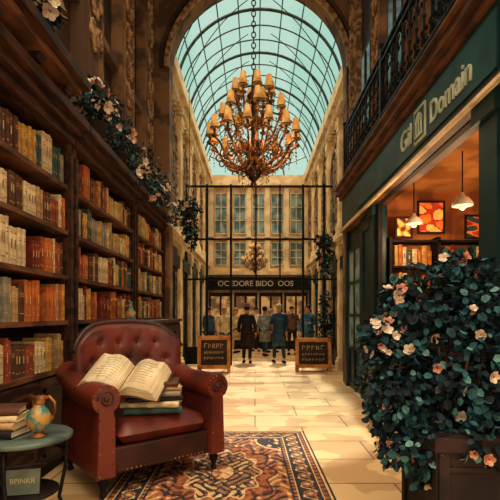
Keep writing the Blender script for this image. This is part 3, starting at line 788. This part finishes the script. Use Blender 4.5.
for s1 in(-1,1):
    b=B(); xc=s1*.5
    ring=[(xc+s1*.115*cos(a),.75+.11*sin(a)) for a in [math.radians(d) for d in range(-60,241,20)]]
    prof=[(xc-s1*.075,.16),(xc+s1*.075,.16),(xc+s1*.06,.6)]+ring+[(xc-s1*.07,.6)]
    ys=[-.5,-.48,-.3,0,.25,.4]; 
    vs=[];fs=[];n=len(prof)
    for j,y in enumerate(ys):
        k=.93 if j in(0,) else 1; rise=0 if y<.1 else (y-.1)*.35
        for p in prof: vs.append((xc+(p[0]-xc)*k,y,p[1]+(rise if p[1]>.5 else 0)))
    for j in range(len(ys)-1):
        for i in range(n):
            i2=(i+1)%n; fs.append((j*n+i,j*n+i2,(j+1)*n+i2,(j+1)*n+i))
    fs.append(tuple(range(n))[::-1]); fs.append(tuple((len(ys)-1)*n+i for i in range(n)))
    b.add(vs,fs,0,True); ar=b.obj('armrest',LEATH,ch)
    m_=ar.modifiers.new('e','EDGE_SPLIT'); m_.split_angle=math.radians(50)
    b=B()
    for k in range(26):
        t=k/25
        if t<.6:
            a=math.radians(-70+320*t/.6); p=(xc+s1*.095*cos(a),.75+.09*sin(a))
        else: p=(xc-s1*.05 if t<.8 else xc+s1*.05,.6-.42*((t-.6)/.2 if t<.8 else (t-.8)/.2))
        b.ball((p[0],-.503,p[1]),.008,6,4)
    b.obj('nailhead_trim',BRASS,ar,kind='stuff')
    b=B(); b.tube([(xc+s1*(1-.8*k/20)*.07*cos(k*.5),-.503,.75+(1-.8*k/20)*.07*sin(k*.5)) for k in range(21)],.009,5); b.ball((xc,-.505,.75),(.02,.012,.02),8,5)
    b.obj('scroll_trim',LEATHD,ar)
leg=B().lathe([(.02,0),(.03,.01),(.022,.03),(.018,.05),(.035,.09),(.042,.12),(.03,.14),(.045,.165)],12).mesh('leg',[WOODD])
for x in(-.5,.5):
    for y in(-.43,.36): mk('leg',leg,ch,(x,y,0))
def chw(x,y,z=0):
    return Vector((CHX+x*cos(CHR)-y*sin(CHR),CHY+x*sin(CHR)+y*cos(CHR),z+.0125))
def flatbook(name,loc,rotz,w_,d_,t,c,label,group,tilt=(0,0)):
    e=top(name,label,'book',loc,(tilt[0],tilt[1],rotz),group=group)
    b=B(); b.box(-w_/2,w_/2,-d_/2,d_/2,0,.006); b.box(-w_/2,w_/2,-d_/2,d_/2,t-.006,t); b.prism([(-d_/2,0),(-d_/2-.012,t*.25),(-d_/2-.014,t*.5),(-d_/2-.012,t*.75),(-d_/2,t)],lambda u,v,w2:(w2,u,v),-w_/2,w_/2)
    b.obj('cover',MC['cover_'+c],e)
    B().box(-w_/2+.01,w_/2-.01,-d_/2+.002,d_/2-.012,.0065,t-.0065).obj('page_block',PAGE,e)
z=.572
cx,cy=.0,-.27
for i,(w_,d_,t,c,r) in enumerate([(.46,.34,.05,'teal',4),(.47,.33,.045,'cream',-5),(.44,.32,.04,'black',9),(.45,.31,.04,'grey',-3),(.42,.3,.04,'tan',5),(.4,.29,.035,'brown',-4)]):
    p=chw(cx+U(-.014,.014),cy,z); flatbook('book',p,CHR+math.radians(r-30),w_,d_,t,c,'thick %s hardback lying in a stack on armchair seat'%c,'books stacked on armchair'); z+=t+.0006
p=chw(cx-.23,cy+.05,z+.012)
ob=top('open_book','large open book with fanned cream pages on a stack','book',p,(math.radians(28),math.radians(8),CHR-math.radians(44))); ob.scale=(1.1,)*3
def sheet(b,s1,ang,lift,mi,w_=.3,d_=.36,th=.002,n=8):
    pts=[]
    for i in range(n+1):
        t=i/n; x=s1*w_*t*cos(ang*(1-.35*t)); zz=w_*t*sin(ang*(1-.5*t))+lift*sin(pi*min(1,t*1.3))*.5
        pts.append((x,zz))
    vs=[]
    for (x,zz) in pts: vs+=[(x,-d_/2,zz),(x,d_/2,zz),(x,-d_/2,zz+th),(x,d_/2,zz+th)]
    fs=[]
    for i in range(n):
        a=i*4; fs+=[(a,a+1,a+5,a+4),(a+2,a+6,a+7,a+3),(a,a+4,a+6,a+2),(a+1,a+3,a+7,a+5)]
    fs+=[(0,2,3,1),(n*4,n*4+1,n*4+3,n*4+2)]
    b.add(vs,fs,mi,True)
b=B()
for s1 in(-1,1):
    for k in range(12): sheet(b,s1,.04+.055*k,.03+.004*k,0,w_=.3-.003*k)
b.obj('pages',PAGE,ob)
b=B()
for s1 in(-1,1): sheet(b,s1,.0,.015,0,w_=.315,d_=.38,th=.005)
b.obj('cover',MC['cover_brown'],ob)
b=B()
INK=mat('ink_brown',(120,92,66),(96,70,50))
for s1 in(-1,1):
    for k in range(9):
        y=.13-.03*k; x0,x1=.06,.06+U(.12,.19); ang=.04+.055*11
        pts=[]
        for i in range(5):
            x=x0+(x1-x0)*i/4; t=x/.267; pts.append((s1*.267*t*cos(ang*(1-.35*t)),y+.004*sin(i*3+k),.267*t*sin(ang*(1-.5*t))+.074*sin(pi*min(1,t*1.3))*.5+.0035))
        b.tube(pts,.0014,3)
b.obj('printed_lines',INK,ob,kind='stuff')

# ---------------------------------------------------------------- side table
TX,TY=-1.47,2.88
tb=top('round_side_table','small round side table with grey-green top and dark iron legs','table',(TX,TY,0))
TT=mat('grey_green_stone',(86,102,96),(56,70,70),scale=5,rough=.35,spec=.5)
B().lathe([(.26,.6),(.285,.605),(.285,.625),(.275,.632),(.0,.632)],32).obj('table_top',TT,tb)
for k in range(3):
    a=2*pi*k/3+.5; B().tube([(.24*cos(a),.24*sin(a),.6),(.24*cos(a),.24*sin(a),.4),(.2*cos(a),.2*sin(a),.2),(.25*cos(a),.25*sin(a),.012)],.013,8).obj('leg',IRON,tb)
B().tube([(.235*cos(2*pi*k/24),.235*sin(2*pi*k/24),.5) for k in range(25)],.008,6).obj('ring_brace',IRON,tb)
B().lathe([(.0,.26),(.2,.26),(.2,.275),(0,.275)],24).obj('lower_shelf',WOODD,tb)
cd=top('small_sign_card','small grey-green card with hand lettering on table shelf','sign',(TX+.02,TY-.08,.276),(math.radians(-12),0,math.radians(12)))
B().box(-.1,.1,-.004,.004,0,.15).obj('card',mat('card_grey',(130,138,122),(106,116,106)),cd)
me=text_mesh('BPINKR',.044,.002); me.materials.append(LETTER); mk('lettering',me,cd,(0,-.007,.08),(pi/2,0,0))
JT=mat('teal_glaze',(66,118,112),(176,132,60),rough=.25,scale=14,spec=.6,sharp=.04)
pt=top('ornate_pitcher','small teal and gold glazed pitcher with curved handle','pitcher',(TX+.12,TY-.07,.633)); pt.scale=(.95,.95,1.08)
B().lathe([(.045,.0),(.05,.008),(.03,.02),(.028,.03)],16).obj('foot',BRASS,pt)
B().lathe([(.028,.03),(.055,.05),(.078,.085),(.08,.115),(.062,.15),(.038,.175),(.034,.19)],18).obj('body',JT,pt)
b=B(); b.lathe([(.034,.19),(.042,.2),(.036,.215),(.046,.235),(.04,.235)],16); b.prism([(.03,-.02),(.07,0),(.03,.02)],lambda u,v,w_:(-u,v,w_),.215,.24); b.obj('neck',BRASS,pt)
B().tube([(.036,0,.22),(.07,0,.235),(.105,0,.2),(.11,0,.15),(.09,0,.11),(.074,0,.095)],.008,8).obj('handle',BRASS,pt)
z=.633
for i,(w_,d_,t,c) in enumerate([(.26,.2,.05,'black'),(.25,.19,.045,'tan'),(.25,.18,.04,'cream'),(.24,.18,.045,'brown')]):
    flatbook('book',(TX-.13,TY-.02,z),math.radians(-8+6*i),w_,d_,t,c,'%s hardback lying in a stack on side table'%c,'books stacked on side table'); z+=t+.0006

# ---------------------------------------------------------------- A-boards
CHALK=mat('chalk_writing',(224,200,156),(200,170,128)); BOARD=mat('chalkboard',(66,50,42),(48,36,32),scale=4); FRM=mat('orange_wood',(218,148,80),(180,114,60),scale=4)
def aboard(loc,w_,h_,rz,label,seed):
    e=top('sandwich_board_sign',label,'sign',loc,(0,0,rz)); rr=random.Random(seed)
    for s1,nm in((1,'front_panel'),(-1,'rear_panel')):
        Mx=Matrix.Translation((0,-s1*.16,0))@Matrix.Rotation(math.radians(-9)*s1,4,'X')
        b=B(); b.M=Mx; b.box(-w_/2,-w_/2+.08,-.025,.025,.0,h_); b.box(w_/2-.08,w_/2,-.025,.025,.0,h_); b.box(-w_/2,w_/2,-.025,.025,h_-.09,h_); b.box(-w_/2,w_/2,-.025,.025,.1,.19)
        b.obj('frame',FRM,e)
        b=B(); b.M=Mx; b.box(-w_/2+.08,w_/2-.08,-.012,.012,.19,h_-.09); b.obj(nm,BOARD,e)
    Mx=Matrix.Translation((0,-.16,0))@Matrix.Rotation(math.radians(-9),4,'X')
    b=B(); b.M=Mx
    for z,hh,n_ in((h_-.28,.1,5),(h_-.42,.05,8),(h_-.55,.05,7)):
        wid=(w_-.3); step=wid/n_
        for i in range(n_):
            x=-wid/2+i*step+step*.15; lw=step*.6
            pts=[(x,-.018,z),(x+lw*.1,-.018,z+hh),(x+lw,-.018,z+hh*rr.uniform(.5,1)),(x+lw*.5,-.018,z+hh*.4),(x+lw,-.018,z)][:rr.randint(3,5)]
            b.tube(pts,.009 if hh>.06 else .006,4)
    b.obj('chalk_marks',CHALK,e,kind='stuff')
aboard((-.98,10.8,0),.78,.88,.05,'wood-framed chalkboard sandwich sign standing by iron screen',2)
aboard((1.42,11.0,0),.86,.82,-.05,'wide wood-framed chalkboard sandwich sign beside potted shrub',4)

# ---------------------------------------------------------------- people
SKIN=mat('skin',(226,170,130),(206,146,108),scale=8)
def skinmesh(pts,edges,rad,mt,lv=1):
    me=bpy.data.meshes.new('s'); me.from_pydata(pts,edges,[]); o=bpy.data.objects.new('s',me); COL.objects.link(o)
    o.modifiers.new('k','SKIN')
    for i,r in enumerate(rad):
        sv=me.skin_vertices[0].data[i]; sv.radius=(r,r) if not isinstance(r,tuple) else r; sv.use_root=(i==0)
    m_=o.modifiers.new('u','SUBSURF'); m_.levels=lv; m_.render_levels=lv
    dg=bpy.context.evaluated_depsgraph_get(); dg.update()
    r=bpy.data.meshes.new_from_object(o.evaluated_get(dg)); bpy.data.objects.remove(o)
    r.materials.clear(); r.materials.append(mt)
    return r
def addmesh(b,me,mi=0):
    b.add([v.co for v in me.vertices],[tuple(p.vertices) for p in me.polygons],mi,True)
def person(loc,face,label,coat,trou,hair,ht=1.7,long=True,stride=.12,armb=.0,hat=None,bag=False,longhair=False):
    k=ht/1.72; e=top('person',label,'person',loc,(0,0,face)); e.scale=(k,k,k)
    st=stride
    def sk(g=0,arm=True,legs=True,head=True,torso=True):
        P=[];E=[];Rr=[]
        def v(p,r,par=None):
            P.append(p);Rr.append(r)
            if par is not None: E.append((par,len(P)-1))
            return len(P)-1
        pel=v((0,0,.95),(.15+g,.11+g))
        if torso:
            s1=v((0,0,1.12),(.13+g,.1+g),pel); s2=v((0,-.01,1.32),(.155+g,.11+g),s1)
            if head:
                n=v((0,0,1.45),.055,s2); h1=v((0,-.015,1.53),(.068,.08),n); h2=v((0,-.01,1.61),(.078,.095),h1); v((0,0,1.68),(.06,.075),h2)
            else: v((0,0,1.42),.085,s2)
            if arm:
                for s in(-1,1):
                    a=v((s*.17,0,1.38),.06+g*.8,s2); sw=s*st*.6
                    if armb and s==1:
                        bq=v((s*.23,.02,1.14),.045+g*.8,a); c=v((s*.15,-.2,1.16),.032+g*.7,bq)
                        if head: v((s*.12,-.27,1.18),(.03,.018),c)
                    else:
                        bq=v((s*.235,.02+sw*.5,1.13),.045+g*.8,a); c=v((s*.25,-.05+sw,.9),.032+g*.7,bq)
                        if head: v((s*.25,-.07+sw,.82),(.018,.036),c)
        if legs:
            for s in(-1,1):
                h=v((s*.09,0,.86),.085+g,pel); kn=v((s*.1,-.03-s*st*.6,.49),.058+g*.9,h); an=v((s*.1,.03-s*st,.12),.042+g*.9,kn)
                if head: v((s*.105,-.1-s*st,.05),.036,an)
        return P,E,Rr
    P,E,Rr=sk(0); b=B(); addmesh(b,skinmesh(P,E,Rr,SKIN))
    for s in(-1,1):
        sw=s*st*.6
        if armb and s==1: base=Vector((s*.12,-.27,1.18)); d=Vector((-s*.3,-.9,.1)).normalized(); side=Vector((0,0,1))
        else: base=Vector((s*.25,-.07+sw,.82)); d=Vector((0,-.15,-1)).normalized(); side=Vector((0,1,0))
        for f,(o_,ln) in enumerate([(-.03,.065),(-.01,.078),(.01,.073),(.028,.058)]):
            p0=base+side*o_*.9; q=p0+d*ln*.55; b.tube([p0-d*.01,q,q+(d*.9+Vector((-s*.4,-.1,0))).normalized()*ln*.5],[.009,.0085,.006],6)
        p0=base-side*.025+d*.01; b.tube([p0-d*.03,p0-side*.025+d*.01,p0-side*.03+d*.04],[.011,.009,.007],6)
    b.tube([(0,-.085,1.625),(0,-.118,1.588),(0,-.09,1.575)],[.008,.013,.008],6)
    for s in(-1,1): b.ball((s*.083,.005,1.595),(.01,.02,.03),6,5)
    b.tube([(-.022,-.098,1.545),(0,-.104,1.543),(.022,-.098,1.545)],.005,5)
    b.obj('body',SKIN,e)
    eb=B(); 
    for s in(-1,1): eb.ball((s*.03,-.092,1.61),(.011,.007,.007),6,5)
    eb.obj('eyes',WOODD,e)
    hb=B(); hb.ball((0,.018,1.635),(.095,.105,.088),14,8)
    if longhair: hb.ball((0,.06,1.52),(.09,.06,.15),12,8)
    hb.obj('hair',hair,e)
    if hat: B().lathe([(.17,1.66),(.17,1.67),(.1,1.675),(.095,1.75),(.07,1.77),(.0,1.77)],16,(0,.01,0)).obj('hat',hat,e)
    P,E,Rr=sk(.012,arm=False,legs=True,head=False,torso=False); b=B(); addmesh(b,skinmesh(P,E,Rr,trou)); b.obj('trousers',trou,e)
    P,E,Rr=sk(.022,arm=True,legs=False,head=False); b=B(); addmesh(b,skinmesh(P,E,Rr,coat))
    hem=.5 if long else .82
    prof=[(.19,hem),(.18,hem+(1.0-hem)*.5),(.165,1.0),(.15,1.12),(.165,1.3)]
    b.lathe([(r+.012,z) for r,z in prof],18,sy=.78+(.25 if long else 0)*st*3)
    b.tube([(.07*cos(2*pi*i/10),.06*sin(2*pi*i/10)-.005,1.44) for i in range(11)],.02,5)
    b.obj('coat',coat,e)
    for s in(-1,1):
        sb=B(); sb.ball((s*.105,-.05-s*st,.045),(.05,.135,.045),10,6); sb.box(s*.105-.035,s*.105+.035,.03-s*st,.08-s*st,0,.04); sb.obj('shoe',WOODD,e)
    if bag:
        bb_=B(); bb_.box(-.33,-.24,-.14,.14,.55,.8); bb_.tube([(-.285,-.1,.8),(-.27,0,.9),(-.285,.1,.8)],.01,5); bb_.obj('bag',MC['cover_brown'],e,bev=.02)
NAVY=mat('navy_cloth',(44,68,88),(30,50,66)); BLUE=mat('blue_cloth',(64,120,152),(44,88,116)); DK=mat('charcoal_cloth',(46,38,40),(30,26,30)); TANC=mat('tan_cloth',(236,208,162),(204,168,122)); BRC=mat('brown_cloth',(112,72,50),(78,50,38)); GRC=mat('grey_cloth',(150,150,142),(112,114,112)); TEC=mat('slate_blue_cloth',(50,84,106),(36,62,82))
HB=mat('brown_hair',(84,52,34),(56,36,26)); HK=mat('black_hair',(30,22,22),(18,14,16)); HG=mat('grey_hair',(186,170,146),(150,134,112)); HBL=mat('blond_hair',(200,150,88),(160,112,64))
def px(q,y): return (q-255)*y/450
person((px(224,13.0),13.0,0),.5,'person in cream jacket and navy trousers, walking with bag',TANC,NAVY,HBL,1.62,False,.16,0,None,True)
person((px(247,12.85),12.85,0),3.0,'person in long charcoal overcoat and brown hat, standing',DK,DK,HB,1.66,True,.05,0,BRC)
person((px(265,15.0),15.0,0),2.7,'person in grey coat walking through arcade',GRC,NAVY,HK,1.66,True,.14)
person((px(279,12.9),12.9,0),3.4,'tall person in slate-blue coat, walking away',TEC,NAVY,HG,1.7,True,.16,1)
person((px(292,15.4),15.4,0),.2,'person in brown jacket facing forward, standing',BRC,DK,HB,1.68,False,.06,1,None,True)
person((px(308,13.1),13.1,0),-.6,'person in bright blue coat with arm bent, standing',BLUE,NAVY,HK,1.68,True,.08,1,None,False,True)
person((px(209,13.8),13.8,0),.9,'person in dark navy jacket standing by shop window',NAVY,DK,HK,1.62,False,.1)
person((px(236,16.2),16.2,0),2.2,'person in cream coat looking into a shop',TANC,DK,HBL,1.64,True,.1,0,None,False,True)
person((px(256,16.8),16.8,0),.1,'person in white shirt and dark trousers by doors',mat('white_cloth',(240,230,210),(214,200,176)),DK,HK,1.66,False,.08)
person((px(271,16.3),16.3,0),1.0,'person in brown coat walking past shop doors',BRC,DK,HG,1.6,True,.12)

e=top('glass_bottle_vase','small teal and gold glazed vase on the sideboard','vase',(-1.52,5.5,1.3105))
B().lathe([(.04,0),(.06,.04),(.065,.1),(.03,.16),(.02,.22),(.03,.24)],14).obj('body',JT,e)
